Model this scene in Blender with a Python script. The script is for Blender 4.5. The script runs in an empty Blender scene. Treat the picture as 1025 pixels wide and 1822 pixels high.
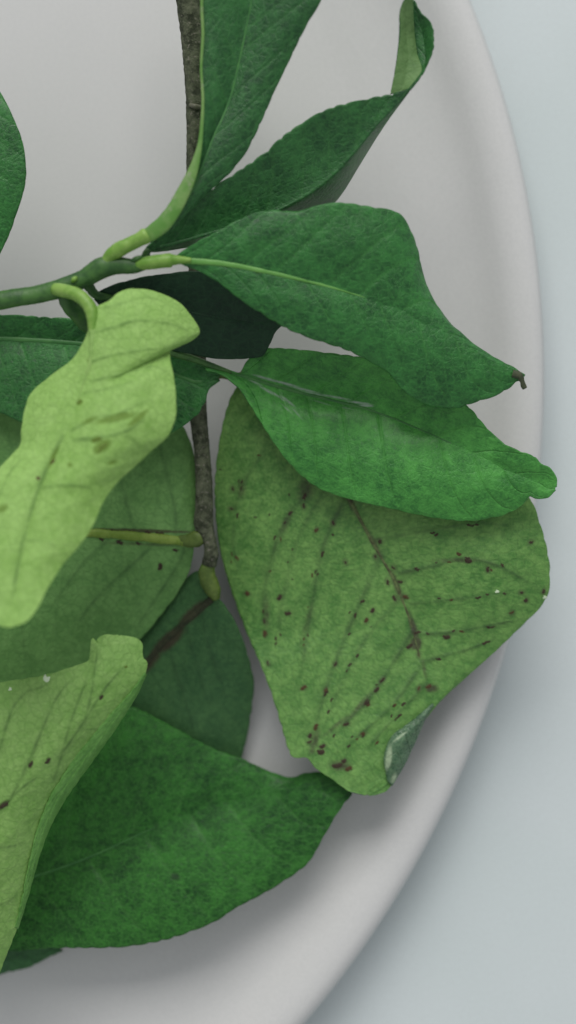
import bpy, math, random
import numpy as np
from mathutils import Vector
from mathutils.bvhtree import BVHTree

# ------------------------------------------------------------------ camera, world, lamps, exposure
S = 0.00008            # metres for one photograph pixel at the level of the plate's well
D = 3000.0             # camera height above the well, in the same pixels
CX, CY = 512.5, 911.0
sc = bpy.context.scene
cam_d = bpy.data.cameras.new('camera'); cam = bpy.data.objects.new('camera', cam_d)
sc.collection.objects.link(cam); sc.camera = cam
cam.location = (0, 0, D*S)
cam_d.sensor_fit = 'VERTICAL'; cam_d.sensor_height = 24.0
cam_d.lens = 24.0*D/1822.0
cam_d.clip_start = 0.005; cam_d.clip_end = 20
cam_d.dof.use_dof = True
cam_d.dof.focus_distance = (D-225)*S
cam_d.dof.aperture_fstop = cam_d.lens*0.001/(92*S)

world = bpy.data.worlds.new('World'); sc.world = world; world.use_nodes = True
bg = world.node_tree.nodes['Background']
bg.inputs[0].default_value = (0.94, 0.975, 1.0, 1); bg.inputs[1].default_value = 0.40

def area_lamp(name, loc, target, sx, sy, power, col):
    l = bpy.data.lights.new(name, 'AREA'); l.shape = 'RECTANGLE'; l.size = sx; l.size_y = sy
    l.energy = power; l.color = col
    o = bpy.data.objects.new(name, l); sc.collection.objects.link(o)
    o.location = loc
    o.rotation_euler = (Vector(target)-Vector(loc)).to_track_quat('-Z', 'Y').to_euler()
    return o
area_lamp('window_lamp', (-0.08, 1.30, 1.02), (0.0, 0.0, 0.0), 1.15, 0.90, 18.0, (1.0, 0.985, 0.95))
sc.view_settings.view_transform = 'Standard'; sc.view_settings.look = 'None'
sc.view_settings.exposure = 0.20; sc.view_settings.gamma = 1.0
sc.cycles.use_denoising = True

# ------------------------------------------------------------------ helpers
def P(x, y, h):
    k = (D-h)/D*S
    return np.array([(x-CX)*k, -(y-CY)*k, h*S])
def PA(pts): return np.array([P(*p) for p in pts])

def spline(pts, n):
    """Catmull-Rom through pts, resampled to n points evenly by arc length."""
    p = np.asarray(pts, float)
    e = np.vstack([2*p[0]-p[1], p, 2*p[-1]-p[-2]])
    out = []
    for i in range(1, len(e)-2):
        p0, p1, p2, p3 = e[i-1:i+3]
        t = np.linspace(0, 1, 24, endpoint=False)[:, None]
        m1 = (p2-p0)*0.42; m2 = (p3-p1)*0.42
        out.append((2*t**3-3*t**2+1)*p1+(t**3-2*t**2+t)*m1+(-2*t**3+3*t**2)*p2+(t**3-t**2)*m2)
    q = np.vstack(out+[p[-1:]])
    d = np.r_[0, np.cumsum(np.linalg.norm(np.diff(q[:, :3], axis=0), axis=1))]
    s = np.linspace(0, d[-1], n)
    return np.stack([np.interp(s, d, q[:, k]) for k in range(q.shape[1])], 1)

def link(name, me, parent=None):
    o = bpy.data.objects.new(name, me); sc.collection.objects.link(o)
    if parent is not None:
        o.parent = parent
    return o
def world_loc(o):
    v = Vector((0, 0, 0))
    while o is not None:
        v += o.location; o = o.parent
    return np.array(v)
def tag(o, label=None, cat=None, group=None, kind=None):
    if label: o['label'] = label
    if cat: o['category'] = cat
    if group: o['group'] = group
    if kind: o['kind'] = kind
    return o
def mesh_from(name, V, F, mats, parent=None, midx=None, smooth=True):
    me = bpy.data.meshes.new(name)
    off = world_loc(parent) if parent is not None else np.zeros(3)
    V = np.asarray(V, float)-off
    if isinstance(F, np.ndarray):
        n = len(F); k = F.shape[1]
        me.vertices.add(len(V)); me.vertices.foreach_set('co', V.ravel())
        me.loops.add(n*k); me.loops.foreach_set('vertex_index', F.ravel().astype(np.int32))
        me.polygons.add(n)
        me.polygons.foreach_set('loop_start', (np.arange(n)*k).astype(np.int32))
        me.update(calc_edges=True)
    else:
        me.from_pydata(V.tolist(), [], F)
    for m in mats: me.materials.append(m)
    if midx is not None: me.polygons.foreach_set('material_index', np.asarray(midx, np.int32))
    if smooth: me.polygons.foreach_set('use_smooth', np.ones(len(me.polygons), bool))
    me.update()
    return link(name, me, parent)

def empty(name, loc):
    o = bpy.data.objects.new(name, None); sc.collection.objects.link(o)
    o.empty_display_size = 0.005; o.location = loc
    return o

def tube(name, pts, mat, parent, n=60, ring=18, wob=0.05, seed=0, flat=1.0, lobes=0.0):
    """pts: (px, py, h, radius_px). A tapering stalk with an uneven skin."""
    rng = np.random.default_rng(seed+11)
    a = np.array([np.r_[P(*p[:3]), p[3]*S] for p in pts])
    q = spline(a, n)
    c, r = q[:, :3], q[:, 3]
    T = np.gradient(c, axis=0); T /= np.linalg.norm(T, axis=1)[:, None]+1e-12
    up = np.array([0, 0, 1.0])
    X = np.cross(T, up); X /= np.linalg.norm(X, axis=1)[:, None]+1e-9
    Y = np.cross(X, T)
    ang = np.linspace(0, 2*np.pi, ring, endpoint=False)
    ph = rng.uniform(0, 6.28, 6)
    L = np.linspace(0, 1, n)[:, None]
    rr = r[:, None]*(1+wob*(np.sin(L*23+ph[0]+ang*2)*0.5+np.sin(L*51+ph[1]-ang)*0.35+np.sin(L*9+ph[2])*0.6+rng.normal(0, .35, (n, ring)))
                     + lobes*np.cos(3*ang+ph[3]+L*1.5))
    V = c[:, None]+rr[..., None]*(np.cos(ang)[None, :, None]*X[:, None]+flat*np.sin(ang)[None, :, None]*Y[:, None])
    V = V.reshape(-1, 3)
    i = np.arange(n-1)[:, None]*ring; j = np.arange(ring)[None]; k = (j+1) % ring
    F = np.stack([i+j, i+k, i+ring+k, i+ring+j], -1).reshape(-1, 4).tolist()
    F.append(list(range(ring))[::-1]); F.append(list(range((n-1)*ring, n*ring)))
    return mesh_from(name, V, [tuple(f[::-1]) for f in F], [mat], parent)

# ------------------------------------------------------------------ materials
def new_mat(name):
    m = bpy.data.materials.new(name); m.use_nodes = True
    nt = m.node_tree
    return m, nt, nt.nodes['Principled BSDF'], nt.nodes['Material Output']
def N(nt, t, **kw):
    n = nt.nodes.new(t)
    for k, v in kw.items(): setattr(n, k, v)
    return n
def noise(nt, scale, detail=3, rough=0.55, co=None):
    n = N(nt, 'ShaderNodeTexNoise'); n.inputs['Scale'].default_value = scale
    n.inputs['Detail'].default_value = detail; n.inputs['Roughness'].default_value = rough
    if co is not None: nt.links.new(co, n.inputs['Vector'])
    return n.outputs['Fac']
def ramp(nt, src, a, b):
    r = N(nt, 'ShaderNodeMapRange'); r.interpolation_type = 'SMOOTHSTEP'
    r.inputs['From Min'].default_value = a; r.inputs['From Max'].default_value = b
    nt.links.new(src, r.inputs['Value']); return r.outputs['Result']
def mix(nt, fac, a, b):
    m = N(nt, 'ShaderNodeMix', data_type='RGBA')
    if isinstance(fac, float): m.inputs[0].default_value = fac
    else: nt.links.new(fac, m.inputs[0])
    for s, v in ((6, a), (7, b)):
        if isinstance(v, tuple): m.inputs[s].default_value = (*v, 1)
        else: nt.links.new(v, m.inputs[s])
    return m.outputs[2]
def mul(nt, a, b, op='MULTIPLY'):
    m = N(nt, 'ShaderNodeMath', operation=op)
    for s, v in ((0, a), (1, b)):
        if isinstance(v, (int, float)): m.inputs[s].default_value = v
        else: nt.links.new(v, m.inputs[s])
    return m.outputs[0]
def attr(nt, n):
    a = N(nt, 'ShaderNodeAttribute'); a.attribute_name = n; return a.outputs['Fac']

def leaf_mat(name, dark, light, vein, stain_or_sheen, rough=0.5, spec=0.4, trans=0.22, veinmix=0.5, grain=1.0, speck=None, bump=0.35, stmax=.75, stmix=.85, net_mix=.16, coat=0.0):
    m, nt, b, out = new_mat(name)
    co = N(nt, 'ShaderNodeTexCoord').outputs['Object']
    big = ramp(nt, noise(nt, 130, 3, .6, co), .32, .68)
    mid = ramp(nt, noise(nt, 620, 4, .65, co), .36, .64)
    fine = ramp(nt, noise(nt, 2500, 4, .75, co), .34, .66)
    f = mul(nt, mul(nt, mul(nt, big, .34), mul(nt, mid, .36), 'ADD'), mul(nt, fine, .30*grain), 'ADD')
    f = mul(nt, f, -.04-.10*(grain-1), 'ADD')
    col = mix(nt, f, dark, light)
    if speck:                                   # paler oil glands in the skin
        vo = N(nt, 'ShaderNodeTexVoronoi'); vo.inputs['Scale'].default_value = 1900
        nt.links.new(co, vo.inputs['Vector'])
        col = mix(nt, mul(nt, ramp(nt, vo.outputs['Distance'], .30, .12), .30), col, speck)
    vn = N(nt, 'ShaderNodeTexVoronoi'); vn.feature = 'DISTANCE_TO_EDGE'; vn.inputs['Scale'].default_value = 900
    wp = N(nt, 'ShaderNodeTexNoise'); wp.inputs['Scale'].default_value = 500; nt.links.new(co, wp.inputs['Vector'])
    vm = N(nt, 'ShaderNodeVectorMath', operation='MULTIPLY_ADD'); vm.inputs[1].default_value = (.0012, .0012, .0012)
    nt.links.new(wp.outputs['Color'], vm.inputs[0]); nt.links.new(co, vm.inputs[2]); nt.links.new(vm.outputs[0], vn.inputs['Vector'])
    net = ramp(nt, vn.outputs['Distance'], .16, .02)         # fine net between the veins
    col = mix(nt, mul(nt, net, net_mix), col, vein)
    col = mix(nt, mul(nt, attr(nt, 'vein'), veinmix), col, vein)
    st = ramp(nt, mul(nt, attr(nt, 'stain_or_sheen'), mul(nt, mul(nt, noise(nt, 1500, 4, .7, co), 1.1), .45, 'ADD')), .18, stmax)
    col = mix(nt, mul(nt, st, stmix), col, stain_or_sheen)
    nt.links.new(col, b.inputs['Base Color'])
    b.inputs['Roughness'].default_value = rough
    b.inputs['Specular IOR Level'].default_value = spec
    rr = mul(nt, mul(nt, fine, .22), rough-.10, 'ADD'); nt.links.new(rr, b.inputs['Roughness'])
    bp = N(nt, 'ShaderNodeBump'); bp.inputs['Strength'].default_value = bump; bp.inputs['Distance'].default_value = .00010
    b.inputs['Coat Weight'].default_value = coat; b.inputs['Coat Roughness'].default_value = .20
    hgt = mul(nt, mul(nt, fine, mul(nt, mid, .6), 'ADD'), mul(nt, net, -.8), 'ADD'); nt.links.new(hgt, bp.inputs['Height'])
    nt.links.new(bp.outputs[0], b.inputs['Normal'])
    tr = N(nt, 'ShaderNodeBsdfTranslucent')
    nt.links.new(mix(nt, .35, col, (.30, .55, .06)), tr.inputs['Color'])
    ms = N(nt, 'ShaderNodeMixShader'); ms.inputs[0].default_value = trans
    nt.links.new(b.outputs[0], ms.inputs[1]); nt.links.new(tr.outputs[0], ms.inputs[2])
    nt.links.new(ms.outputs[0], out.inputs['Surface'])
    return m

BROWN = (.045, .028, .012)
TOP = leaf_mat('leaf_upper_skin', (.005, .052, .013), (.037, .178, .042), (.065, .24, .055), (.030, .035, .016), .36, .34, .10, .36, speck=(.05, .22, .055), bump=.45, coat=.16)
TOP_B = leaf_mat('leaf_upper_skin_bright', (.006, .066, .013), (.042, .225, .044), (.075, .30, .06), (.03, .04, .016), .36, .34, .12, .36, speck=(.06, .30, .055), bump=.45, coat=.16)
TOP_SHEEN = leaf_mat('leaf_upper_skin_painted_sheen', (.017, .130, .022), (.100, .410, .070), (.09, .34, .06), (.42, .48, .44), .40, .32, .12, .36, speck=(.08, .34, .055), bump=.45, stmax=1.1, stmix=.7, coat=.16)  # pale grey streak colour paints a sheen onto the skin
TOP_C = leaf_mat('leaf_upper_skin_aged', (.003, .046, .006), (.044, .215, .028), (.08, .26, .055), (.02, .05, .02), .50, .25, .10, .36, grain=1.5, bump=.5, coat=.10)
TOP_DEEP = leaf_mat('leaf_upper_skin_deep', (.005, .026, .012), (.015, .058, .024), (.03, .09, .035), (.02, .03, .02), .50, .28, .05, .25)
TOP_LIGHT = leaf_mat('leaf_upper_skin_young', (.085, .250, .040), (.185, .425, .095), (.10, .30, .06), (.03, .04, .016), .45, .40, .14, .22)
UND_PALE = leaf_mat('leaf_underside_pale', (.265, .495, .100), (.410, .665, .190), (.100, .215, .040), (.150, .265, .030), .50, .34, .20, .75, grain=1.2, bump=.4)
UND_PALE2 = leaf_mat('leaf_underside_dull', (.190, .395, .080), (.310, .530, .150), (.070, .150, .036), (.035, .030, .012), .50, .34, .18, .75, grain=1.2, bump=.4)
UND_SPOT = leaf_mat('leaf_underside_mottled', (.058, .195, .034), (.215, .425, .105), (.030, .070, .022), (.050, .038, .026), .46, .40, .10, .80, grain=1.15, bump=.40)
UND_DARK = leaf_mat('leaf_underside_green', (.080, .190, .048), (.155, .300, .090), (.028, .078, .022), (.050, .030, .018), .52, .32, .10, .7, grain=1.1)
UND_MID = leaf_mat('leaf_underside_mid', (.110, .275, .068), (.210, .430, .125), (.040, .110, .030), (.050, .030, .018), .52, .32, .12, .7, grain=1.1)
UND_TIP = leaf_mat('leaf_underside_muted', (.110, .225, .070), (.195, .340, .125), (.070, .150, .036), (.035, .030, .012), .52, .32, .16, .6)
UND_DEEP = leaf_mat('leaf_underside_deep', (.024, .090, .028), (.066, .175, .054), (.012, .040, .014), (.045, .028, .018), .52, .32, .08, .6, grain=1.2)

def plain_mat(name, c1, c2, scale, rough=.5, spec=.4, bump=.3, dist=.0001, c3=None):
    m, nt, b, out = new_mat(name)
    co = N(nt, 'ShaderNodeTexCoord').outputs['Object']
    f = ramp(nt, noise(nt, scale, 5, .65, co), .35, .66)
    col = mix(nt, f, c1, c2)
    if c3: col = mix(nt, ramp(nt, noise(nt, scale*2.7, 4, .7, co), .56, .68), col, c3)
    nt.links.new(col, b.inputs['Base Color'])
    b.inputs['Roughness'].default_value = rough; b.inputs['Specular IOR Level'].default_value = spec
    bp = N(nt, 'ShaderNodeBump'); bp.inputs['Strength'].default_value = bump; bp.inputs['Distance'].default_value = dist
    nt.links.new(noise(nt, scale*2, 5, .7, co), bp.inputs['Height']); nt.links.new(bp.outputs[0], b.inputs['Normal'])
    return m
STEM = plain_mat('green_stem_skin', (.022, .080, .016), (.055, .150, .028), 500, .45, .4, .4)
PETIOLE = plain_mat('petiole_skin', (.120, .270, .030), (.230, .390, .080), 420, .45, .4, .3)
WING = plain_mat('petiole_wing_skin', (.085, .230, .035), (.170, .300, .085), 260, .45, .4, .4, .0001, (.20, .28, .13))
PETIOLE_D = plain_mat('petiole_skin_dull', (.070, .120, .022), (.120, .180, .035), 420, .5, .35, .4)
BARK = plain_mat('grey_bark', (.038, .046, .028), (.125, .142, .088), 800, .85, .2, 1.0, .0004, (.21, .20, .16))
RIB_TOP = plain_mat('midrib_upper', (.090, .260, .045), (.125, .320, .065), 500, .45, .4, .2)
RIB_FAINT = plain_mat('midrib_upper_faint', (.030, .140, .030), (.055, .190, .042), 500, .45, .4, .2)
RIB_PALE = plain_mat('midrib_underside', (.210, .370, .090), (.270, .430, .120), 500, .55, .3, .2)
RIB_YEL = plain_mat('midrib_underside_yellow', (.160, .260, .035), (.240, .340, .065), 500, .5, .3, .3)
RIB_BROWN = plain_mat('midrib_browned', (.060, .065, .030), (.135, .185, .068), 900, .6, .25, .5)
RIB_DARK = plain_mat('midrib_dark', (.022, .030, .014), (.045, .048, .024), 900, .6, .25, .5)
SPOT = plain_mat('brown_blemish', (.022, .018, .011), (.065, .042, .022), 2500, .6, .3, .5)
SPOT_RED = plain_mat('rust_blemish', (.050, .032, .012), (.095, .055, .020), 2500, .6, .3, .5)
SPOT_OLV = plain_mat('olive_blemish', (.085, .150, .018), (.130, .200, .026), 2500, .6, .3, .4)
DROP = plain_mat('pale_fleck', (.50, .62, .42), (.62, .72, .52), 2500, .4, .5, .2)
DRYTIP = plain_mat('dry_tip_skin', (.045, .060, .030), (.075, .085, .045), 1500, .6, .3, .4)

# ------------------------------------------------------------------ setting: table and plate
def surface_mat(name, c1, c2, rough, spec, scale, coat=0.0):
    m, nt, b, out = new_mat(name)
    co = N(nt, 'ShaderNodeTexCoord').outputs['Object']
    f = ramp(nt, noise(nt, scale, 3, .5, co), .3, .7)
    col = mix(nt, f, c1, c2)
    col = mix(nt, mul(nt, ramp(nt, noise(nt, 3000, 3, .75, co), .36, .64), .20), col, (.42, .43, .43))
    nt.links.new(col, b.inputs['Base Color']); b.inputs['Roughness'].default_value = rough
    b.inputs['Specular IOR Level'].default_value = spec; b.inputs['Coat Weight'].default_value = coat
    b.inputs['Coat Roughness'].default_value = .25
    bp = N(nt, 'ShaderNodeBump'); bp.inputs['Strength'].default_value = .10; bp.inputs['Distance'].default_value = .0002
    nt.links.new(noise(nt, scale*4, 3, .5, co), bp.inputs['Height']); nt.links.new(bp.outputs[0], b.inputs['Normal'])
    return m
TABLE_M = surface_mat('table_paint', (.615, .680, .685), (.655, .712, .725), .60, .2, 30)
PLATE_M = surface_mat('plate_glaze', (.605, .602, .596), (.630, .626, .620), .42, .35, 26, .10)

tz = -46*S
t = np.array([(-1.2, -1.2, tz), (1.2, -1.2, tz), (1.2, 1.2, tz), (-1.2, 1.2, tz)])
tb = mesh_from('table', np.vstack([t, t-np.array([0, 0, .02])]),
               [(0, 1, 2, 3), (7, 6, 5, 4), (0, 4, 5, 1), (1, 5, 6, 2), (2, 6, 7, 3), (3, 7, 4, 0)], [TABLE_M], smooth=False)
tag(tb, kind='structure')

def lathe(name, prof, centre, mat, parent, seg=360):
    n = len(prof); a = np.linspace(0, 2*np.pi, seg, endpoint=False)
    r = np.array([p[0] for p in prof])*S; z = np.array([p[1] for p in prof])*S
    V = np.stack([r[None]*np.cos(a)[:, None], r[None]*np.sin(a)[:, None], np.repeat(z[None], seg, 0)], -1).reshape(-1, 3)+np.array([centre[0], centre[1], 0])
    i = np.arange(seg)[:, None]; i2 = (i+1) % seg; j = np.arange(n-1)[None]
    F = np.stack([i*n+j, i2*n+j, i2*n+j+1, i*n+j+1], -1).reshape(-1, 4)[:, ::-1].copy()
    return mesh_from(name, V, F, [mat], parent)
RIM = 64
pc = P(-804, 669, RIM)
kk = (D-RIM)/D
R0 = 1776*kk
plate = empty('plate', (pc[0], pc[1], tz))
tag(plate, 'large round off-white plate with a raised rim holding the leafy sprigs', 'plate')
prof = spline([(2, 0), (700, 0), (1300, 0), (R0-270, 1), (R0-215, 6), (R0-165, 13), (R0-125, 23), (R0-98, 34), (R0-76, 48), (R0-58, 58), (R0-42, RIM-2), (R0-26, RIM), (R0-13, RIM-3), (R0-4, RIM-11), (R0, RIM-22), (R0-4, RIM-33)], 110)
lathe('well', prof, pc, PLATE_M, plate)
prof2 = spline([(R0-4, RIM-33), (R0-14, RIM-45), (R0-40, 24), (R0-95, 2), (R0-170, -14), (R0-280, -22), (R0-360, -30), (R0-385, -43), (R0-400, -46), (R0-420, -45), (R0-440, -34), (R0-470, -24), (700, -20), (2, -20)], 80)
lathe('underside', prof2, pc, PLATE_M, plate)

# ------------------------------------------------------------------ leaves
CAMP = Vector((0, 0, D*S))
def grid(patch, nu, nv, seed):
    rng = np.random.default_rng(seed)
    A, M, B = (spline(PA(patch[k]), nu) for k in 'AMB')
    u = np.linspace(0, 1, nu)[:, None]; v = np.linspace(-1, 1, nv)[None]
    w = np.abs(v); e = .10
    ws = (np.sqrt(w*w+e*e)-e)/(np.sqrt(1+e*e)-e)           # soft crease at the midrib
    amp = patch.get('serr', 1.6)*.7*S; amp2 = patch.get('serr2', patch.get('serr', 1.6))*.7*S
    # margin scallops
    lenp = np.linalg.norm(np.diff(M, axis=0), axis=1).sum()
    kser = lenp/(26*S)
    ph = rng.uniform(0, 6.28, 2)
    def edge(E, p, amp):
        d = M-E; L = np.linalg.norm(d, axis=1)[:, None]+1e-9
        s = np.abs(np.sin(u*kser*np.pi+p+.8*np.sin(u*37+p)))**.6
        irr = .5+.5*np.sin(u*19+p*3)*np.sin(u*7+p)
        return E+d/L*np.minimum((1-s)*amp*2*(.4+irr), L*.3)
    A = edge(A, ph[0], amp); B = edge(B, ph[1], amp2)
    side = np.where(v < 0, 0, 1)
    E = np.where(side[..., None] == 0, A[:, None], B[:, None])
    lin = w[..., None]
    Q = M[:, None]*(1-lin)+E*lin
    # soft crease only in height
    zlin = M[:, None, 2]*(1-ws)+E[..., 2]*ws
    Q[..., 2] = zlin
    wid = np.linalg.norm(E-M[:, None], axis=-1)
    b = patch.get('bulge', (0.05, 0.05))
    bl = np.where(side == 0, b[0], b[1])
    Q[..., 2] += bl*wid*np.sin(np.pi*w)*np.sin(np.pi*np.clip(u, 0, 1))**.5
    # veins
    nvn = patch.get('nv', 9); sl = patch.get('slope', .16); po = patch.get('vpow', 1.25)
    vein = np.zeros((nu, nv)); quilt = np.zeros((nu, nv))
    for sd in (0, 1):
        jit = rng.normal(0, .16, nvn+8)
        f = (u-sl*w**po-.02*sd)*nvn + rng.uniform(0, 1) + .04*np.sin(w*5+sd+u*5)
        k = np.floor(f).astype(int)
        best = np.full(f.shape, 9.)
        for o in (-1, 0, 1, 2):
            kk_ = np.clip(k+o+3, 0, nvn+7)
            best = np.minimum(best, np.abs(f-(k+o+jit[kk_])))
        wv = patch.get('vw', .030)*(1.15-.6*w)
        line = np.exp(-(best/wv)**2)*np.clip((1-w)/.10, 0, 1)**.7*np.clip(w*14, 0, 1)
        # finer cross veins
        f2 = (u+.10*w)*nvn*3.3+1.7*np.sin(w*6+sd)
        b2 = np.abs(f2-np.round(f2))
        line2 = np.exp(-(b2/.07)**2)*.22*np.clip(.5+.8*np.sin(u*31+w*17), 0, 1)*np.clip((1-w)/.1, 0, 1)
        m_ = (side == sd)
        vein = np.where(m_, np.maximum(line, line2), vein)
        quilt = np.where(m_, np.clip(best*2, 0, 1)**.7, quilt)
    qa = patch.get('quilt', 2.0)*.55*S*patch.get('face', 1)
    Q[..., 2] += (quilt-.5)*qa*np.clip((1-w)*5, 0, 1)*np.clip(wid/(60*S), 0, 1)
    # slow waves of the whole blade
    wa = patch.get('wave', 5)*S
    p4 = rng.uniform(0, 6.28, 6)
    Q[..., 2] += wa*w**1.3*(np.sin(u*13+p4[0]+side*2)+.6*np.sin(u*24+p4[1]+v*2))*np.clip(wid/(60*S), 0, 1)
    Q[..., 2] += wa*.25*np.sin(u*23+p4[2]+v*4)*np.sin(v*5+p4[3])*np.clip(wid/(60*S), 0, 1)
    rimt = np.clip((w-.97)/.02, 0, 1)*(0.55+.45*np.sin(u*41+p4[4]))*np.ones_like(vein)
    V = Q.reshape(-1, 3)
    i = np.arange(nu-1)[:, None]*nv; j = np.arange(nv-1)[None]
    F = np.stack([i+j, i+j+1, i+nv+j+1, i+nv+j], -1).reshape(-1, 4)
    n = np.cross(V[F[:, 1]]-V[F[:, 0]], V[F[:, 3]]-V[F[:, 0]])
    if n[:, 2].sum() < 0: F = F[:, ::-1].copy()
    if patch.get('face', 1) < 0: F = F[:, ::-1].copy()      # the upper skin looks away from us
    vein *= patch.get('autovein', 1.0)
    return V, F, np.maximum(vein, (.9*rimt if patch.get('face', 1) > 0 else 0*rimt)).ravel(), Q

def leaf(name, patches, mats, parent, nu=190, nv=84, seed=1, stains_or_sheen=(), label=None, thick=3.0, veins=()):
    Vs, Fs, ve, sg = [], [], [], []; off = 0
    Q0 = None
    for k, p in enumerate(patches):
        sc_ = p.get('res', 1.0)
        V, F, vv, Q = grid(p, int(nu*sc_), int(nv*sc_), seed+k*7)
        if k == 0: Q0 = Q
        sg.append(np.full(len(V), -p.get('face', 1), float)); Vs.append(V); Fs.append(F+off); ve.append(vv); off += len(V)
    V = np.vstack(Vs); F = np.vstack(Fs); ve = np.concatenate(ve); sg = np.concatenate(sg)
    kz = D*S/(D*S-V[:, 2])
    px = V[:, 0]*kz/S+CX; py = -V[:, 1]*kz/S+CY
    for (wd, stg, line) in veins:                            # single veins, traced
        q = spline(np.array([(x, y, 0.) for x, y in line]), 60)[:, :2]
        near = (px > q[:, 0].min()-20) & (px < q[:, 0].max()+20) & (py > q[:, 1].min()-20) & (py < q[:, 1].max()+20)
        idx = np.nonzero(near)[0]
        d = np.full(len(idx), 1e9); tt = np.zeros(len(idx))
        for k in range(len(q)-1):
            ab = q[k+1]-q[k]; ap = np.stack([px[idx], py[idx]], 1)-q[k]
            t_ = np.clip(ap @ ab/(ab @ ab+1e-9), 0, 1)
            dd = np.linalg.norm(ap-t_[:, None]*ab, axis=1)
            m_ = dd < d; d = np.where(m_, dd, d); tt = np.where(m_, (k+t_)/59, tt)
        wv = wd*(1.1-.5*tt)
        g = stg*np.clip((1-tt)*5, .0, 1)*(np.exp(-(d/wv)**2)+.30*np.exp(-(d/(wv*4))**2))*(.70+.30*np.sin(tt*23+q[0, 0])*np.sin(tt*11+q[0, 1]))
        ve[idx] = np.maximum(ve[idx], np.clip(g, 0, 1))
    V = V.copy(); V[:, 2] += sg*ve*1.5*S                     # veins stand out below, sink in above
    o = mesh_from(name, V, F, mats, parent); me = o.data
    a = me.attributes.new('vein', 'FLOAT', 'POINT'); a.data.foreach_set('value', ve.astype(np.float32))
    st = np.zeros(len(V))
    for (x, y, rx, ry, ang, s) in stains_or_sheen:
        c, s_ = math.cos(math.radians(ang)), math.sin(math.radians(ang))
        dx = (px-x)*c+(py-y)*s_; dy = -(px-x)*s_+(py-y)*c
        st = np.maximum(st, s*np.exp(-((dx/rx)**2+(dy/ry)**2)**1.2))
    a = me.attributes.new('stain_or_sheen', 'FLOAT', 'POINT'); a.data.foreach_set('value', st.astype(np.float32))
    md = o.modifiers.new('thickness', 'SOLIDIFY'); md.thickness = thick*S; md.offset = 0
    md.material_offset = 1; md.material_offset_rim = 0; md.use_quality_normals = True
    if label: o['label'] = label
    tree = BVHTree.FromPolygons([tuple(x) for x in V], [tuple(int(i) for i in f) for f in F])
    return dict(o=o, tree=tree, Q=Q0, patch=patches[0])

def surf(L, x, y):
    d = (Vector(P(x, y, 0))-CAMP).normalized()
    h, n, i, dist = L['tree'].ray_cast(CAMP, d)
    if h is None: return None, None
    if n.z < 0: n = -n
    return h, n

def midrib(L, mat, r0, r1, u0=0.0, u1=1.0, parent=None, lift=.45, seed=0):
    Q = L['Q']; nu, nv = Q.shape[:2]; c = nv//2
    line = (Q[:, c]+Q[:, c-1])/2
    i0, i1 = int(u0*(nu-1)), max(int(u1*(nu-1)), 3)
    q = line[i0:i1+1]
    t = np.linspace(0, 1, len(q)); r = (r0*(1-t)**.8+r1*(1-(1-t)**.8))*S
    T = np.gradient(q, axis=0); T /= np.linalg.norm(T, axis=1)[:, None]
    X = np.cross(T, [0, 0, 1.0]); X /= np.linalg.norm(X, axis=1)[:, None]+1e-9
    Y = np.cross(X, T)
    q = q+Y*(1.5*S)                                         # on the skin that faces us
    ring = 10; a = np.linspace(0, 2*np.pi, ring, endpoint=False)
    rng = np.random.default_rng(seed)
    rr = r[:, None]*(1+.10*rng.normal(0, 1, (len(q), 1))*.5+.06*np.sin(t*60)[:, None])
    V = q[:, None]+rr[..., None]*(np.cos(a)[None, :, None]*X[:, None]+lift*np.sin(a)[None, :, None]*Y[:, None])
    n = len(q); V = V.reshape(-1, 3)
    i = np.arange(n-1)[:, None]*ring; j = np.arange(ring)[None]; k = (j+1) % ring
    F = np.stack([i+j, i+ring+j, i+ring+k, i+k], -1).reshape(-1, 4)
    return mesh_from('midrib', V, F, [mat], parent or L['o'])

# blemishes: three shared irregular low domes per colour
def spot_mesh(name, mat, seed):
    rng = np.random.default_rng(seed); k = 11
    a = np.linspace(0, 2*np.pi, k, endpoint=False)
    r = 1+rng.normal(0, .24, k); V = [(0, 0, .22)]
    for f, z in ((.62, .17), (1.0, -.08)):
        for q in range(k): V.append((math.cos(a[q])*r[q]*f, math.sin(a[q])*r[q]*f, z*(1+rng.normal(0, .12))))
    F = [(0, 1+q, 1+(q+1) % k) for q in range(k)]+[(1+q, 1+k+q, 1+k+(q+1) % k, 1+(q+1) % k) for q in range(k)]
    me = bpy.data.meshes.new(name); me.from_pydata(V, [], F); me.materials.append(mat)
    me.polygons.foreach_set('use_smooth', np.ones(len(me.polygons), bool)); me.update()
    return me
SPOTS = {'b': [spot_mesh('dark_spot', SPOT, 1+i) for i in range(3)], 'r': [spot_mesh('rust_spot', SPOT_RED, 11+i) for i in range(3)],
         'o': [spot_mesh('olive_spot', SPOT_OLV, 31+i) for i in range(2)], 'w': [spot_mesh('pale_fleck', DROP, 21+i) for i in range(2)]}
NAMES = {'b': 'dark_spot', 'r': 'rust_spot', 'w': 'pale_fleck', 'o': 'olive_spot'}
def spots(L, lst, parent=None):
    rnd = random.Random(5); par = parent or L['o']
    off = Vector(world_loc(par))
    for (x, y, rx, ry, ang, c) in lst:
        h, n = surf(L, x, y)
        if h is None: continue
        o = link(NAMES[c], rnd.choice(SPOTS[c]), par)
        o.location = h+n*(1.6*S)-off
        q = n.to_track_quat('Z', 'Y')
        from mathutils import Quaternion
        # turn about the normal so that the long axis follows the photographed direction
        dirw = Vector((math.cos(math.radians(ang)), -math.sin(math.radians(ang)), 0))
        lx = q @ Vector((1, 0, 0)); ly = q @ Vector((0, 1, 0))
        th = math.atan2(dirw.dot(ly), dirw.dot(lx))
        o.rotation_mode = 'QUATERNION'; o.rotation_quaternion = q @ Quaternion((0, 0, 1), th)
        o.scale = (rx*S, ry*S, min(rx, ry)*S*.7)

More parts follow.
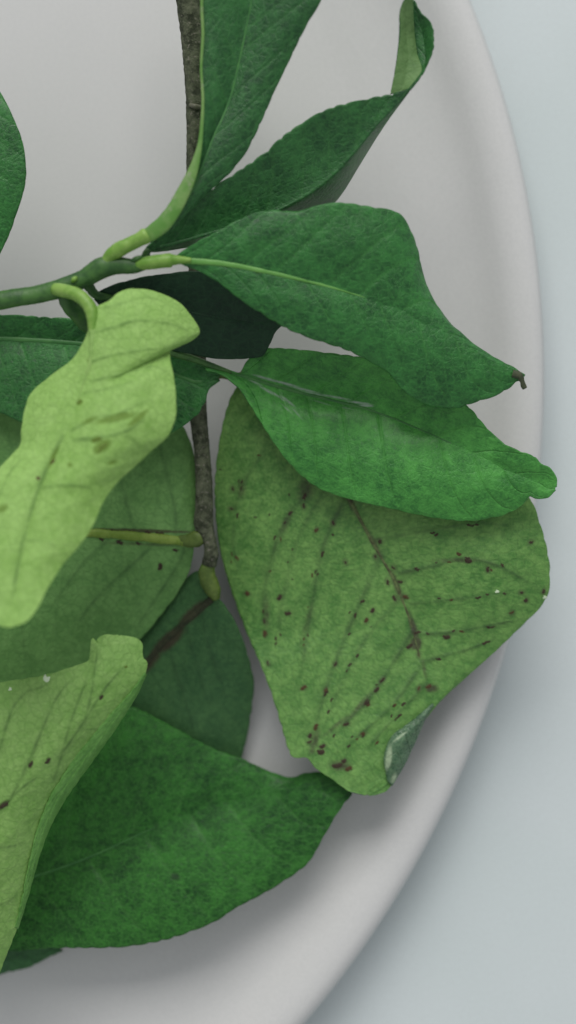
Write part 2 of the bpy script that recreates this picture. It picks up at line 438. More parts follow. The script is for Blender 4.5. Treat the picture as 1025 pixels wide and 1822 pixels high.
# ---- woody twig with its leaves
tw = empty('woody_sprig', P(375, 1005, 120))
tag(tw, 'grey-brown woody twig running down behind the green stem, with spotted and dark leaves', 'twig')
tube('twig', [(330, -160, 235, 24), (333, -60, 232, 22), (336, 0, 230, 21), (342, 70, 226, 18.5), (346, 130, 222, 17), (349, 180, 218, 17), (350, 200, 216, 17.5), (349, 250, 212, 15),
              (348, 300, 200, 14.5), (349, 420, 175, 14), (351, 560, 148, 14), (352, 660, 134, 14.5), (353, 740, 130, 15.5), (359, 800, 130, 14.5), (363, 850, 130, 14.5), (363, 900, 131, 15), (362, 930, 132, 16.5), (366, 942, 132, 14),
              (373, 962, 136, 11), (376, 985, 132, 12), (372, 1005, 128, 12.5)], BARK, tw, n=260, ring=22, wob=.055, seed=3)
tube('bud_scar', [(338, 186, 233, 3), (346, 189, 236, 4.5), (357, 191, 233, 3.5)], plain_mat('bud_scar_skin', (.10, .10, .07), (.16, .16, .11), 900), tw, n=16, ring=10, seed=4)

SPOT8 = [(412, 905, 5, 0), (455, 920, 4, 0), (543, 882, 8, 90), (541, 900, 6, 80), (563, 943, 5, -60), (592, 951, 4, 0), (676, 963, 7, 40), (615, 1000, 5, 60), (833, 998, 8, 10), (868, 1013, 5, 90), (874, 1014, 4, 90),
                     (944, 965, 7, -30), (967, 1052, 6, -70), (928, 1054, 5, 0), (498, 1063, 7, -50), (440, 1056, 8, 15), (513, 1091, 7, -10), (663, 1086, 6, -60), (652, 1104, 6, -70), (472, 1128, 7, 80), (471, 1105, 5, 85), (690, 1035, 7, 70), (712, 1035, 7, 10),
                     (702, 1065, 7, 60), (722, 1062, 8, 10), (728, 1150, 9, -30), (742, 1125, 9, -10), (795, 1133, 8, -10), (540, 1224, 7, -25), (477, 1180, 5, 80), (597, 1182, 5, -60), (680, 1210, 6, -45), (670, 1227, 7, -45), (652, 1251, 8, -50), (580, 1228, 5, -80),
                     (617, 1288, 5, -20), (562, 1294, 7, -60), (552, 1309, 7, -65), (551, 1320, 5, -20), (574, 1328, 6, -25), (571, 1338, 8, 0), (600, 1362, 10, -10), (612, 1354, 8, -20), (620, 1368, 7, -10), (646, 1306, 6, -30), (635, 1315, 4, -30), (413, 985, 4, 90), (412, 1000, 4, 90),
                     (480, 915, 4, 90), (500, 960, 4, 80), (593, 930, 6, 70), (556, 1024, 4, -80), (520, 1030, 3, 0), (548, 1130, 4, 70), (548, 1080, 3, 60), (700, 1010, 5, 30), (668, 990, 5, 70), (745, 1165, 5, 80), (910, 1090, 5, -30), (935, 1068, 6, -35), (660, 1115, 3, 0), (762, 1222, 7, -30), (745, 1225, 5, -60), (393, 835, 4, 0), (415, 870, 5, 60), (425, 855, 4, 70), (800, 1000, 4, 0), (515, 880, 4, 80), (462, 810, 4, 0)]
VEIN8 = [(4, .75, [(548, 873), (500, 944), (470, 1055), (474, 1126)]), (4, .8, [(612, 890), (574, 977), (548, 1120), (532, 1223)]), (4, .75, [(678, 990), (620, 1120), (581, 1223), (555, 1314)]), (3.5, .9, [(736, 1120), (684, 1204), (645, 1256), (613, 1288), (574, 1327)]), (3, .7, [(749, 1185), (697, 1256), (639, 1308), (600, 1345)]), (3, .6, [(715, 1060), (655, 1130), (610, 1210), (575, 1300)]), (3, .5, [(590, 850), (530, 960), (500, 1090), (498, 1180)]), (3, .5, [(470, 800), (430, 870), (415, 960), (430, 1040)]),
     (3.5, .8, [(710, 1019), (775, 1006), (827, 993), (892, 1009), (970, 1055)]), (3, .6, [(730, 1074), (853, 1061), (925, 1048)]), (3, .8, [(743, 1129), (814, 1123), (931, 1100)]), (3, .7, [(749, 1178), (840, 1152), (890, 1130)]), (3, .5, [(665, 960), (760, 945), (850, 930), (930, 940)]), (2.5, .6, [(760, 1215), (690, 1290), (640, 1345)])]
# spotted leaf seen from below
L8 = leaf('leaf', [dict(
    A=[(470, 655, 128), (440, 672, 122), (415, 698, 115), (400, 740, 108), (388, 800, 100), (382, 860, 92), (383, 910, 88), (390, 970, 84), (405, 1030, 82), (425, 1090, 80), (445, 1140, 80), (465, 1185, 90), (485, 1240, 98), (500, 1290, 106), (518, 1345, 114), (546, 1349, 118), (562, 1368, 121), (590, 1386, 124), (620, 1408, 127), (648, 1415, 128)],
    M=[(475, 657, 130), (520, 720, 138), (570, 800, 142), (620, 885, 142), (660, 960, 138), (700, 1030, 132), (728, 1100, 126), (745, 1160, 124), (757, 1212, 124), (750, 1275, 125), (722, 1340, 127), (690, 1390, 128), (655, 1414, 128)],
    B=[(480, 657, 130), (600, 690, 150), (760, 750, 160), (880, 810, 160), (942, 885, 158), (958, 925, 156), (970, 965, 154), (978, 1010, 150), (976, 1055, 146), (960, 1082, 142), (920, 1122, 134), (880, 1160, 128), (830, 1204, 124), (792, 1238, 122), (764, 1266, 121), (745, 1300, 121), (722, 1352, 122), (702, 1388, 124), (685, 1409, 126), (658, 1416, 128)],
    face=-1, nv=9, slope=.20, vpow=1.1, wave=4, quilt=3.0, bulge=(.03, .05), autovein=.12, serr=1.4),
    dict(A=[(770, 1252, 128), (735, 1282, 136), (700, 1308, 138), (688, 1330, 138), (684, 1352, 137), (690, 1388, 132)],
         M=[(771, 1254, 128), (745, 1285, 140), (715, 1315, 144), (702, 1345, 144), (698, 1368, 140), (692, 1391, 132)],
         B=[(772, 1256, 126), (760, 1272, 127), (748, 1298, 127), (736, 1325, 127), (722, 1356, 127), (697, 1398, 129)],
         face=1, res=.45, wave=3, nv=5, serr=1, bulge=(.10, .10), quilt=3)],
    [leaf_mat('leaf_upper_skin_painted_gloss', (.020, .075, .034), (.110, .225, .110), (.20, .30, .16), (.42, .54, .34), .30, .6, .1, .4, grain=1.4), UND_SPOT], tw, seed=8, nu=330, nv=170, veins=VEIN8,  # flap skin paled, its gloss put into the colour
    stains_or_sheen=[(625, 895, 9, 30, -25, .6), (665, 965, 8, 45, -30, .6), (705, 1040, 9, 45, -22, .65), (735, 1115, 8, 40, -18, .7), (740, 1145, 12, 14, 0, 1.0), (755, 1190, 6, 28, -10, .5), (768, 1225, 14, 8, 0, .8),
            (545, 870, 20, 34, 10, .55), (510, 930, 12, 45, 20, .45), (475, 1090, 9, 50, 0, .5), (545, 1110, 7, 70, 15, .4), (430, 870, 12, 25, 0, .5), (600, 1290, 50, 7, -38, .5), (640, 1255, 40, 6, -50, .55),
            (560, 1320, 10, 34, 18, .6), (605, 1362, 24, 12, 0, .7), (810, 997, 60, 6, 0, .5), (470, 770, 30, 40, 0, .3), (640, 880, 60, 26, 15, .4), (692, 1348, 6, 24, 8, .9), (700, 1384, 5, 12, 20, .7), (712, 1311, 22, 3, -38, .6)]+[(x_, y_, 11, 8, a_, .55) for (x_, y_, r_, a_) in SPOT8 if r_ > 4],  # the marks on the flap are pale gloss streaks, painted
    label='large mottled leaf, underside up, dotted with brown spots')
midrib(L8, RIB_BROWN, 4.2, 1.2, .10, .68, seed=2)
tube('petiole', [(353, 690, 132, 9), (388, 666, 132, 8), (430, 672, 132, 7), (478, 660, 132, 6)], PETIOLE_D, L8['o'], n=24, seed=5)
sp = []
for (x, y, r, a) in SPOT8:
    sp.append((x, y, r*(.60+.40*((x*13+y) % 7)/6), r*(.36+.24*((x*5+y*3) % 5)/4), a, 'r' if (int(x)*7+int(y)) % 4 == 0 else 'b'))
rs = random.Random(9)
for (_, _, line) in VEIN8:
    q = spline(np.array([(x, y, 0.) for x, y in line]), 40)
    for k in range(5):
        i = rs.randrange(4, 36); tq = q[i+1]-q[i]
        r = rs.uniform(1.6, 3.6)
        sp.append((q[i][0]+rs.gauss(0, 4), q[i][1]+rs.gauss(0, 4), r*1.5, r*.8, math.degrees(math.atan2(tq[1], tq[0]))+rs.gauss(0, 15), 'b' if rs.random() < .8 else 'r'))
sp += [(885, 1052, 4, 3, 0, 'w'), (970, 1062, 4, 3, 0, 'w')]
spots(L8, sp)

L9 = leaf('leaf', [dict(
    A=[(346, 958, 122), (352, 905, 108), (348, 830, 104), (334, 772, 106), (300, 735, 112), (230, 715, 118), (140, 712, 128), (60, 722, 126), (-20, 740, 122), (-150, 830, 118), (-200, 960, 115)],
    M=[(346, 963, 124), (320, 962, 124), (250, 955, 124), (160, 948, 120), (60, 945, 114), (-60, 945, 110), (-200, 962, 112)],
    B=[(346, 968, 120), (338, 1012, 102), (316, 1055, 86), (288, 1092, 74), (255, 1132, 66), (210, 1170, 62), (140, 1205, 60), (60, 1225, 60), (-30, 1210, 92), (-140, 1110, 100), (-200, 970, 112)],
    face=-1, nv=8, slope=.12, wave=3, quilt=2.5, bulge=(.04, .04), autovein=.15)],
    [TOP_C, UND_MID], tw, seed=19, nu=240, nv=130, veins=[(3, .7, [(250, 952), (238, 937), (218, 871), (205, 800)]), (3, .7, [(315, 958), (309, 897), (284, 795), (270, 750)]), (3, .8, [(280, 962), (243, 997), (172, 1063), (130, 1120)]), (3, .8, [(330, 970), (314, 1007), (238, 1123)]), (3, .6, [(200, 955), (150, 1000), (90, 1080)]), (2.5, .5, [(30, 1050), (38, 1108), (46, 1190)])], stains_or_sheen=[(250, 944, 120, 4, 2, .8), (250, 968, 110, 4, 2, .5), (285, 1008, 7, 9, 0, .5)],
    label='broad dull green leaf, underside up, with a raised yellow midrib')
midrib(L9, RIB_YEL, 8.5, 5, 0, .9, lift=.8, seed=3)
tube('petiole', [(366, 952, 134, 9), (352, 958, 132, 14), (336, 962, 128, 12), (318, 961, 126, 8)], PETIOLE_D, L9['o'], n=24, seed=6, flat=.7)
spots(L9, [(200, 944, 7, 3, 0, 'b'), (235, 946, 6, 3, 0, 'b'), (262, 947, 7, 3.5, 0, 'b'), (285, 949, 7, 3, 0, 'b'), (212, 964, 8, 4, 0, 'b'), (180, 959, 5, 3, 0, 'b'), (245, 966, 5, 3, 0, 'b'), (311, 978, 6, 3, 0, 'b'), (285, 1008, 7, 4, -80, 'b'), (180, 944, 4, 2.5, 0, 'b')])

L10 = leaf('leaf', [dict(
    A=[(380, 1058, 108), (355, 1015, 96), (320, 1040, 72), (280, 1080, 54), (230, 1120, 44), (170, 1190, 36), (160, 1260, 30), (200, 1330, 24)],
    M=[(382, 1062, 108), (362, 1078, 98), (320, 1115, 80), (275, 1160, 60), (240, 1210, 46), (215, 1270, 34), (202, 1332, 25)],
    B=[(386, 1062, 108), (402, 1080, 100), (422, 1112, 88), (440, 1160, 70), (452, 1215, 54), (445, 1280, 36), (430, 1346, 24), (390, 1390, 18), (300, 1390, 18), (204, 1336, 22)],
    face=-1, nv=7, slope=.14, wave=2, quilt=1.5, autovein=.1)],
    [TOP_C, UND_DEEP], tw, seed=23, nu=220, nv=110, veins=[(3, .6, [(360, 1082), (365, 1123), (385, 1190), (405, 1245)]), (3, .6, [(300, 1140), (309, 1179), (330, 1245), (350, 1316)]), (3, .5, [(330, 1110), (350, 1180), (380, 1280)])], stains_or_sheen=[(345, 1090, 40, 12, -42, .8), (300, 1140, 45, 14, -42, .9), (265, 1180, 40, 12, -48, .8)],
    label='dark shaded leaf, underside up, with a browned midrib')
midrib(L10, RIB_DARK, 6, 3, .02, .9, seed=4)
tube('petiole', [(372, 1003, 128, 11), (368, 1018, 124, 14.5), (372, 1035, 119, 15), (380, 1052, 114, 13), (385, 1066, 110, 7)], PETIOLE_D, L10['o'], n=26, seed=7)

# ---- leaves whose stalks lie beyond the left edge
def loose(label, loc):
    o = empty('loose_leaf', loc); return tag(o, label, 'leaf', 'leaves reaching in from the left')

r11 = loose('broad dark green leaf lying lowest, upper side up, pointing right along the bottom', P(100, 1560, 30))
L11 = leaf('blade', [dict(
    A=[(-140, 1480, 40), (-60, 1380, 42), (40, 1300, 46), (140, 1256, 62), (230, 1256, 70), (300, 1290, 68), (380, 1332, 62), (430, 1349, 58), (470, 1368, 58), (515, 1384, 64), (545, 1376, 76), (575, 1376, 88), (605, 1390, 98), (626, 1410, 103)],
    M=[(-140, 1590, 84), (-40, 1580, 86), (60, 1560, 86), (160, 1525, 84), (280, 1470, 78), (380, 1432, 72), (480, 1410, 76), (560, 1404, 92), (626, 1411, 103)],
    B=[(-140, 1660, 90), (-60, 1685, 100), (20, 1692, 106), (100, 1687, 112), (220, 1686, 116), (300, 1672, 114), (380, 1640, 108), (420, 1614, 102), (480, 1584, 100), (545, 1540, 102), (575, 1490, 103), (600, 1448, 104), (626, 1412, 103)],
    face=1, nv=9, slope=.10, wave=4, quilt=2.5, bulge=(.06, .08), serr=1.6)],
    [TOP_C, UND_DARK], r11, seed=31, stains_or_sheen=[(312, 1560, 10, 8, 20, .8), (280, 1470, 12, 9, 30, .5), (430, 1475, 20, 6, 10, .4), (300, 1440, 60, 30, 0, .22)])
midrib(L11, RIB_FAINT, 3, .8, .05, .55, r11, seed=5)

r13 = loose('small dark leaf sliver peeking out beneath the lowest broad leaf', P(20, 1700, 14))
L13 = leaf('blade', [dict(
    A=[(-120, 1640, 22), (-40, 1640, 26), (40, 1655, 28), (110, 1690, 24)],
    M=[(-120, 1690, 16), (-40, 1700, 20), (40, 1700, 22), (110, 1691, 24)],
    B=[(-120, 1750, 8), (-50, 1748, 10), (0, 1733, 12), (50, 1721, 14), (85, 1703, 18), (112, 1692, 24)],
    face=1, nv=6, wave=2, res=.6)], [TOP, UND_DARK], r13, seed=33)

r6 = loose('dark green leaf passing behind the pale curled leaf below the stem', P(-60, 650, 170))
L6 = leaf('blade', [dict(
    A=[(-140, 590, 170), (-60, 565, 176), (0, 560, 180), (60, 562, 182), (135, 568, 182), (200, 585, 180), (270, 616, 176), (320, 634, 176), (358, 645, 175), (394, 664, 172)],
    M=[(-140, 600, 168), (-60, 600, 162), (0, 602, 158), (80, 606, 158), (150, 612, 160), (230, 632, 160), (310, 666, 164), (350, 680, 166), (388, 674, 169)],
    B=[(-140, 660, 170), (-60, 710, 174), (0, 735, 176), (40, 752, 176), (120, 785, 178), (220, 795, 176), (290, 778, 176), (325, 758, 174), (352, 738, 172), (366, 712, 171), (371, 692, 170), (384, 682, 170), (392, 677, 170)],
    face=1, nv=9, slope=.10, wave=3, quilt=2)], [TOP_B, UND_DARK], r6, seed=37)
midrib(L6, RIB_FAINT, 5, 3, .0, .95, r6, seed=6)

r14 = loose('plain dark green leaf cut off by the left edge, high above the stem', P(-60, 320, 200))
L14 = leaf('blade', [dict(
    A=[(-60, 60, 255), (-20, 130, 262), (2, 168, 264), (22, 205, 264), (40, 252, 262), (47, 300, 260), (42, 342, 256), (25, 392, 250), (2, 446, 244), (-30, 510, 236), (-70, 560, 226)],
    M=[(-60, 60, 255), (-75, 150, 262), (-85, 250, 262), (-90, 350, 256), (-85, 460, 242), (-72, 560, 226)],
    B=[(-62, 60, 255), (-140, 120, 260), (-190, 220, 260), (-200, 340, 252), (-160, 470, 240), (-74, 562, 226)],
    face=1, nv=9, wave=3, serr=.6)], [TOP_B, UND_DARK], r14, seed=41)

# ---- green sprig
gr = empty('green_sprig', P(0, 535, 300))
tag(gr, 'green stem entering from the left with six fanned leaves, the pale curled one included', 'sprig')
tube('stem', [(-120, 548, 290, 16), (-40, 542, 297, 15.5), (20, 532, 302, 15), (70, 524, 306, 14.5), (110, 513, 310, 15), (150, 496, 314, 14.5), (182, 477, 318, 16.5), (206, 473, 320, 14), (236, 474, 321, 12), (256, 470, 321, 10)], STEM, gr, n=140, ring=24, wob=.03, seed=9, lobes=.06)
tube('bud', [(234, 466, 328, 4), (242, 461, 331, 4.5), (250, 458, 331, 3.5), (258, 458, 328, 1.5)], STEM, gr, n=16, ring=10, seed=10)
tube('bud', [(128, 502, 326, 2), (132, 497, 329, 4.5), (137, 493, 327, 2)], PETIOLE, gr, n=12, ring=10, seed=12)
tube('stem_fork', [(112, 520, 306, 11), (122, 540, 292, 14), (140, 560, 275, 14), (160, 582, 258, 12), (220, 606, 230, 9)], STEM, gr, n=40, ring=16, seed=13)

# lower right leaf in front of the spotted one
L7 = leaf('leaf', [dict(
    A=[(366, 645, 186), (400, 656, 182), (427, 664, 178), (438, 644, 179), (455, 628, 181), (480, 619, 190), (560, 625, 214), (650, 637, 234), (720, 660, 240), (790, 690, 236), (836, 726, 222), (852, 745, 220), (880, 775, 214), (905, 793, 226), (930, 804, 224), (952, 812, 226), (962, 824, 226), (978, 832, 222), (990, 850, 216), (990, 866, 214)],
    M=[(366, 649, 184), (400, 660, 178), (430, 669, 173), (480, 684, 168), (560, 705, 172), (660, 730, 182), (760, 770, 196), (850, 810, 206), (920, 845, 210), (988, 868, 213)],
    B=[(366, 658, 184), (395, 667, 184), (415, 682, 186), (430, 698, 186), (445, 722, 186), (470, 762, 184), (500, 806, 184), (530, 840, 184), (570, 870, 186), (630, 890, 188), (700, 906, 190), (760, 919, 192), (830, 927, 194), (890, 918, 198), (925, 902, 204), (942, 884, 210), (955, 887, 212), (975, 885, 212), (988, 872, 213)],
    face=1, nv=9, slope=.12, wave=4, quilt=2.5, bulge=(.04, .10), serr=1.2)], [TOP_SHEEN, UND_DARK], gr, seed=47, nu=340, nv=190, stains_or_sheen=[(478, 674, 34, 3, 15, .9), (505, 681, 38, 2.6, 14, 1.0), (500, 688, 36, 2.2, 16, .8), (540, 692, 34, 2.6, 13, .9), (560, 700, 34, 2.0, 12, .75), (598, 706, 34, 2.6, 10, .85), (640, 716, 26, 2.4, 7, 1.0), (652, 721, 14, 2.6, 4, 1.1), (476, 696, 24, 3, 30, .8), (492, 704, 26, 2.4, 34, .8), (512, 714, 22, 3, 38, .75), (508, 726, 20, 2.2, 42, .6), (530, 738, 18, 2.4, 48, .6), (455, 682, 20, 2.4, 24, .7), (575, 718, 26, 2.2, 16, .6), (618, 727, 22, 2.0, 12, .55)],  # pale streaks: highlight at the leaf base painted into the colour
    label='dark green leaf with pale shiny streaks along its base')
midrib(L7, RIB_FAINT, 4, 1.0, .02, .7, seed=8)
tube('petiole', [(200, 600, 240, 8), (250, 613, 222, 7), (305, 627, 204, 6.5), (345, 639, 192, 6), (375, 650, 185, 5), (412, 663, 177, 3.5)], STEM, L7['o'], n=40, seed=14)

# leaf in deep shade between
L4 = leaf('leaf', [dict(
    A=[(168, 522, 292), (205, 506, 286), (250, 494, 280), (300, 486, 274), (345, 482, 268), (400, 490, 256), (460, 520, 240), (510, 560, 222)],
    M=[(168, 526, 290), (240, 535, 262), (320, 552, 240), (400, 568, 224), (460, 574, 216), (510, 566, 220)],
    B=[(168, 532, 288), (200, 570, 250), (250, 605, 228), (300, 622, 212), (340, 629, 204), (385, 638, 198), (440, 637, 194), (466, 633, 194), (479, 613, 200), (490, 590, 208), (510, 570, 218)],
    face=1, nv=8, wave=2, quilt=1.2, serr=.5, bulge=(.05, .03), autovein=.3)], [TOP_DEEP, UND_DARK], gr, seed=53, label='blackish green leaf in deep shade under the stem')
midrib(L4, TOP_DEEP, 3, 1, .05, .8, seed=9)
tube('petiole', [(150, 498, 306, 9), (160, 512, 300, 8), (172, 525, 292, 7), (200, 529, 278, 4)], STEM, L4['o'], n=20, seed=15)

L2 = leaf('leaf', [dict(
    A=[(262, 438, 312), (300, 408, 310), (345, 362, 308), (385, 330, 306), (430, 300, 304), (470, 270, 304), (510, 236, 304), (560, 204, 304), (590, 191, 304), (620, 183, 304), (660, 174, 304), (695, 168, 306), (728, 158, 308)],
    M=[(258, 446, 310), (330, 428, 288), (420, 402, 272), (500, 372, 268), (555, 340, 270), (598, 305, 276), (634, 266, 284), (668, 224, 294), (700, 190, 302), (728, 160, 308)],
    B=[(258, 448, 310), (300, 445, 280), (380, 430, 220), (460, 412, 196), (540, 390, 186), (588, 366, 190), (612, 338, 200), (636, 298, 220), (664, 252, 248), (694, 207, 284), (728, 162, 308)],
    face=1, nv=9, slope=.12, wave=2, quilt=1.0, serr=2.2, serr2=.4, bulge=(-.04, .12)),
    dict(A=[(694, 168, 300), (700, 140, 304), (706, 105, 308), (711, 60, 314), (711, 25, 322), (717, 4, 330), (730, -12, 338)],
         M=[(712, 164, 300), (722, 138, 300), (727, 100, 300), (723, 60, 304), (723, 25, 318), (726, 0, 330), (733, -12, 337)],
         B=[(728, 158, 308), (744, 138, 304), (751, 124, 300), (742, 96, 294), (737, 60, 298), (735, 25, 314), (735, 0, 328), (736, -11, 336)],
         face=-1, res=.5, nv=6, wave=1, serr=.6, quilt=1, autovein=.15),
    dict(A=[(728, 160, 308), (745, 136, 303), (751, 124, 299), (741, 96, 292), (736, 60, 290), (733, 25, 296), (732, 2, 304)],
         M=[(729, 160, 308), (748, 134, 304), (757, 112, 300), (756, 88, 296), (752, 60, 294), (744, 32, 298), (735, 2, 304)],
         B=[(730, 160, 308), (752, 131, 308), (768, 96, 312), (772, 80, 314), (771, 52, 314), (763, 34, 312), (750, 24, 308), (737, 1, 305)],
         face=1, res=.5, nv=6, wave=1, serr=1.0, quilt=1)],
    [TOP, UND_TIP], gr, seed=59, label='narrow dark green leaf with a twisted tip showing its pale underside')
midrib(L2, TOP, 3, 1, .05, .6, seed=10)
tube('petiole', [(262, 470, 316, 8), (258, 458, 314, 7), (264, 444, 311, 5)], STEM, L2['o'], n=16, seed=16)

L1 = leaf('leaf', [dict(
    A=[(258, 428, 338), (300, 392, 342), (332, 342, 342), (350, 296, 341), (359, 242, 340), (361, 180, 340), (358, 120, 340), (361, 60, 342), (359, 0, 345), (368, -90, 350), (430, -200, 352)],
    M=[(258, 430, 337), (305, 396, 336), (342, 338, 330), (376, 253, 322), (412, 167, 316), (448, 0, 318), (462, -100, 328), (436, -202, 350)],
    B=[(258, 434, 336), (300, 414, 328), (345, 366, 318), (385, 329, 312), (412, 304, 310), (440, 266, 310), (465, 216, 312), (490, 156, 316), (515, 106, 320), (545, 46, 326), (572, 0, 332), (596, -60, 340), (560, -150, 348), (442, -204, 351)],
    face=1, nv=9, slope=.14, wave=2.5, quilt=1.5, serr=1.2, bulge=(.05, .08))], [TOP, UND_PALE2], gr, seed=61, label='long upright dark green leaf with a bright left margin')
midrib(L1, RIB_FAINT, 2.4, .8, .10, .9, seed=11)
tube('petiole', [(188, 468, 322, 9), (198, 454, 328, 11), (212, 444, 332, 12), (232, 434, 336, 11.5), (250, 425, 339, 11.5), (259, 420, 340, 12.5), (263, 418, 340, 10.5)], PETIOLE, L1['o'], n=50, ring=20, wob=.03, seed=17)
tube('petiole_wing', [(258, 421, 339, 11), (272, 413, 341, 13), (292, 397, 343, 13.5), (315, 364, 344, 11.5), (335, 324, 344, 9.5), (348, 290, 344, 6.5), (357, 246, 343, 3.2), (361, 180, 343, 2.2), (358, 120, 343, 2.2), (361, 60, 345, 2.4), (359, 0, 348, 2.4), (366, -80, 352, 2)], WING, L1['o'], n=130, ring=18, wob=.05, seed=27, flat=.28)
spots(L1, [(272, 417, 3, 2, 0, 'b')])

L3 = leaf('leaf', [dict(
    A=[(306, 461, 326), (350, 431, 329.8), (395, 408, 331.6), (430, 386, 331.9), (475, 373, 329.7), (530, 376, 323), (570, 365, 323.1), (610, 361, 321.1), (660, 368, 312.7), (708, 378, 294.3), (730, 410, 281.3), (743, 445, 272.6), (752, 485, 268.2), (770, 530, 264), (800, 575, 258), (818, 591, 258.9), (840, 611, 258.5), (870, 631, 259.4), (895, 645, 259.5), (916, 655, 258.9), (934, 668, 257.8)],
    M=[(306, 462, 326), (400, 470, 321.4), (500, 490, 314.5), (600, 515, 305.6), (700, 548, 292.7), (800, 597, 274), (870, 640, 267.4), (932, 671, 257.5)],
    B=[(306, 464, 325), (350, 480, 321.8), (390, 502, 317.9), (430, 535, 311.9), (480, 567, 305.5), (520, 590, 301.5), (560, 605, 297.6), (610, 620, 291.1), (650, 638, 285.2), (690, 662, 275.2), (715, 693, 264), (740, 712, 256.8), (770, 724, 252), (812, 726, 250), (835, 719, 251.7), (870, 708, 253.4), (890, 700, 254.7), (905, 691, 255.1), (916, 681, 254.9), (930, 674, 257.2)],
    face=1, nv=9, slope=.14, wave=4, quilt=2.2, bulge=(.08, .08), serr=1.6)], [TOP_B, UND_DARK], gr, seed=67, label='broad dark green leaf with a bright midrib and a dry hooked tip')
midrib(L3, RIB_TOP, 6.0, .5, .0, .52, seed=12)
tube('petiole', [(244, 471, 323, 9.5), (262, 468, 326, 11), (285, 465, 329, 11), (304, 463, 330, 11), (307, 462.5, 330, 9), (340, 463, 328, 4)], PETIOLE, L3['o'], n=40, wob=.025, seed=18)
tube('dry_tip', [(912, 664, 262, 6), (924, 668, 262, 6), (929, 678, 259, 4), (931, 685, 256, 4), (934, 691, 254, 4.5)], DRYTIP, L3['o'], n=20, ring=10, wob=.12, seed=19, flat=.6)

# pale curled leaf, nearest to us
L5 = leaf('leaf', [dict(
    A=[(158, 548, 352), (161, 575, 352), (152, 604, 350), (130, 640, 346), (90, 670, 342), (56, 700, 340), (44, 732, 346.8), (38, 765, 355.7), (36, 792, 363.7), (4, 828, 375), (-40, 880, 392.8), (-70, 950, 417.2), (-70, 1030, 445.1), (-40, 1090, 466), (5, 1116, 475.9)],
    M=[(166, 550, 356), (165, 600, 366), (160, 650, 372), (140, 710, 377.5), (115, 780, 391.9), (80, 850, 408.3), (55, 930, 428.2), (40, 1010, 448.1), (25, 1070, 463), (12, 1117, 476)],
    B=[(170, 547, 352), (195, 536, 348), (214, 520, 344), (240, 514, 340), (280, 520, 334), (320, 540, 328), (344, 568, 322), (355, 590, 318), (338, 606, 318), (316, 611, 322), (303, 624, 334), (305, 650, 350), (312, 690, 356), (313, 740, 361.9), (300, 774, 367), (270, 801, 373), (240, 829, 381.2), (210, 856, 389.2), (185, 890, 400.2), (165, 935, 412.9), (145, 965, 423.4), (112, 1004, 437.2), (86, 1045, 449.3), (66, 1085, 463.2), (46, 1108, 472.7), (18, 1118, 476.1)],
    face=-1, nv=9, slope=.0, vpow=1.0, wave=3, quilt=2, bulge=(.06, .14), serr=.8, autovein=.10)],
    [TOP_B, UND_PALE], gr, seed=71, nu=330, nv=170, veins=[(2.4, .8, [(167, 592), (205, 582), (243, 571), (304, 577), (345, 595)]), (2.2, .7, [(165, 643), (200, 632), (260, 622), (303, 617)]), (2.2, .6, [(162, 679), (223, 664), (274, 653), (300, 668), (306, 680)]), (2.2, .5, [(150, 700), (200, 690), (250, 675)]), (3, .9, [(134, 783), (188, 777), (228, 765), (268, 735)]), (2.2, .8, [(223, 775), (240, 785), (248, 798)]), (2.5, .8, [(71, 869), (111, 864), (157, 866), (162, 886)]), (2.2, .6, [(130, 765), (170, 745), (215, 735), (262, 712), (280, 725)]), (3, .9, [(112, 775), (92, 815), (76, 851), (56, 907), (44, 950), (36, 981), (25, 1047), (14, 1090)]), (2, .5, [(0, 880), (20, 840), (45, 810)]), (2, .5, [(40, 960), (80, 965), (110, 975)]), (2, .45, [(170, 550), (200, 545), (260, 530), (300, 540)])],
    stains_or_sheen=[(205, 745, 45, 8, -12, 0.81), (245, 745, 26, 6, -40, 0.94), (182, 795, 18, 9, -35, 1.35), (172, 783, 9, 5, -20, 1.49), (215, 740, 14, 5, -15, 1.22), (160, 748, 20, 6, -25, 0.68), (125, 828, 5, 5, 0, 0.94), (200, 822, 12, 5, -20, 0.68), (142, 716, 6, 5, 0, 1.62), (160, 642, 4, 4, 0, 1.35), (95, 815, 5, 26, 25, 0.81), (5, 905, 12, 8, -30, 0.81)],
    label='pale yellow-green curled leaf, underside up, nearest of all')
midrib(L5, RIB_PALE, 7, .8, .0, .30, seed=13)
tube('petiole', [(98, 514, 320, 10), (112, 517, 330, 11), (132, 522, 342, 10.5), (148, 532, 350, 10.5), (160, 547, 355, 10.5), (165, 566, 358, 10), (166, 600, 363, 6)], PETIOLE, L5['o'], n=50, wob=.025, seed=20)
spots(L5, [(142, 716, 5, 4, 0, 'o'), (160, 643, 3, 2.5, 0, 'b'), (68, 852, 4, 3, 0, 'r'), (95, 822, 5, 3, -60, 'r'), (172, 783, 8, 3, -20, 'o'), (182, 797, 9, 4, -40, 'o')])

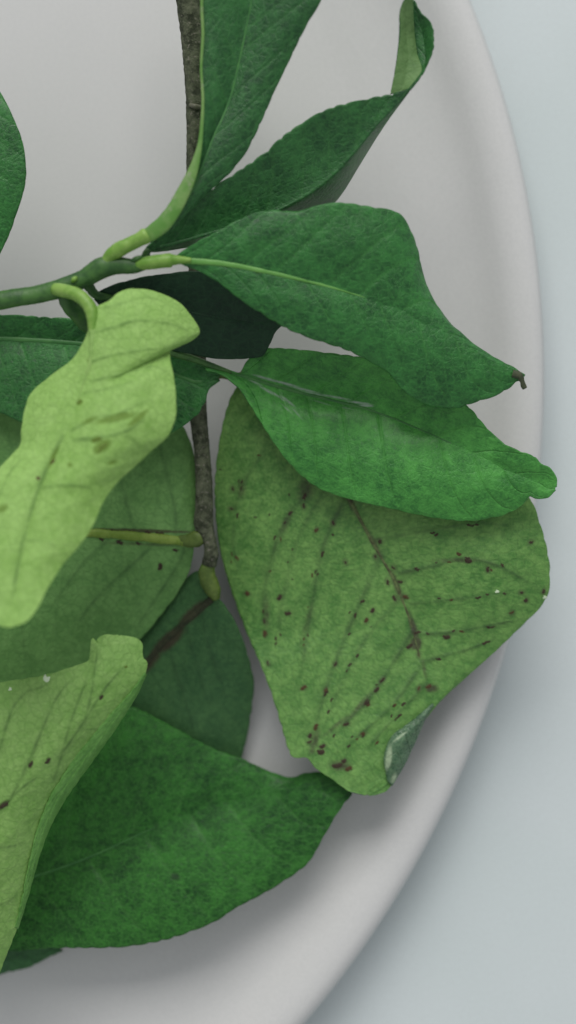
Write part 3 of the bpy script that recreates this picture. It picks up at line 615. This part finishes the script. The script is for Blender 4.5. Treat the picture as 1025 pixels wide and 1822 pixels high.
r12 = loose('pale green leaf with a blunt notched tip at lower left, underside up', P(0, 1450, 260))
L12 = leaf('blade', [dict(
    A=[(210, 1131, 300), (190, 1129, 298), (176, 1134, 296), (170, 1142, 297), (164, 1136, 297), (161, 1150, 296), (158, 1176, 296), (130, 1186, 298), (100, 1196, 300), (60, 1205, 302), (0, 1215, 304), (-60, 1235, 304), (-130, 1290, 302), (-190, 1400, 296), (-190, 1550, 284), (-140, 1700, 268), (-70, 1790, 254)],
    M=[(212, 1131, 302), (180, 1180, 308), (140, 1240, 312), (90, 1310, 314), (40, 1390, 312), (0, 1470, 306), (-30, 1560, 296), (-50, 1650, 280), (-66, 1790, 255)],
    B=[(215, 1131, 302), (236, 1133, 300), (248, 1139, 298), (254, 1148, 297), (255, 1170, 296), (262, 1180, 294), (256, 1208, 290), (230, 1246, 284), (190, 1300, 276), (150, 1360, 268), (110, 1420, 262), (82, 1478, 258), (62, 1540, 254), (46, 1600, 250), (30, 1652, 248), (10, 1702, 246), (-10, 1745, 246), (-60, 1792, 254)],
    face=-1, nv=9, slope=-.16, vpow=1.0, wave=3, quilt=2, bulge=(.05, .10), serr=1.0, autovein=.08),
    dict(A=[(258, 1196, 294), (234, 1230, 295), (186, 1284, 294), (134, 1347, 290), (90, 1416, 284), (66, 1478, 278), (51, 1539, 270), (40, 1594, 262), (27, 1650, 254)],
         M=[(259, 1198, 293), (237, 1235, 291.5), (195, 1291, 288), (146, 1356, 283), (102, 1421, 276), (75, 1480, 271), (57, 1541, 264), (44, 1597, 258), (29, 1651, 252)],
         B=[(260, 1200, 291), (241, 1240, 283), (204, 1298, 274), (157, 1364, 266), (113, 1426, 260), (84, 1482, 256), (64, 1542, 253), (48, 1600, 250), (31, 1653, 249)],
         face=1, res=.4, wave=.6, serr=1.2, quilt=0, bulge=(.1, .1))],
    [TOP_LIGHT, UND_PALE2], r12, seed=79, nu=330, nv=170, veins=[(2.4, .8, [(0, 1331), (12, 1290), (26, 1255), (53, 1226)]), (2.4, .85, [(20, 1420), (56, 1343), (97, 1249), (135, 1199)]), (2.2, .7, [(95, 1385), (108, 1346), (123, 1293), (150, 1220), (164, 1180)]), (2.2, .7, [(149, 1290), (164, 1226), (176, 1147)]), (2.4, .8, [(105, 1345), (140, 1296), (190, 1220), (235, 1170)]), (2.2, .8, [(0, 1440), (35, 1405), (60, 1385), (80, 1382)]), (2, .7, [(0, 1506), (25, 1503), (48, 1494)]), (2, .6, [(0, 1608), (15, 1602), (32, 1588)]), (2, .6, [(140, 1296), (165, 1296), (180, 1294)]), (2, .6, [(50, 1230), (75, 1222), (95, 1210)])], stains_or_sheen=[(55, 1360, 5, 8, 20, 1.0), (5, 1432, 14, 5, -40, 1.0), (180, 1240, 4, 6, 30, .9), (85, 1353, 5, 7, 20, .8)])
spots(L12, [(54, 1360, 6, 3, -60, 'b'), (85, 1353, 6, 2.5, -50, 'b'), (6, 1433, 9, 3, -40, 'b'), (180, 1241, 4, 2, -60, 'b'), (82, 1208, 6, 5.5, 0, 'w'), (104, 1193, 6, 2.5, -10, 'w'), (138, 1182, 6, 2.5, -15, 'w'), (19, 1226, 3, 3, 0, 'w'), (224, 1186, 3, 2, 0, 'o')], r12)
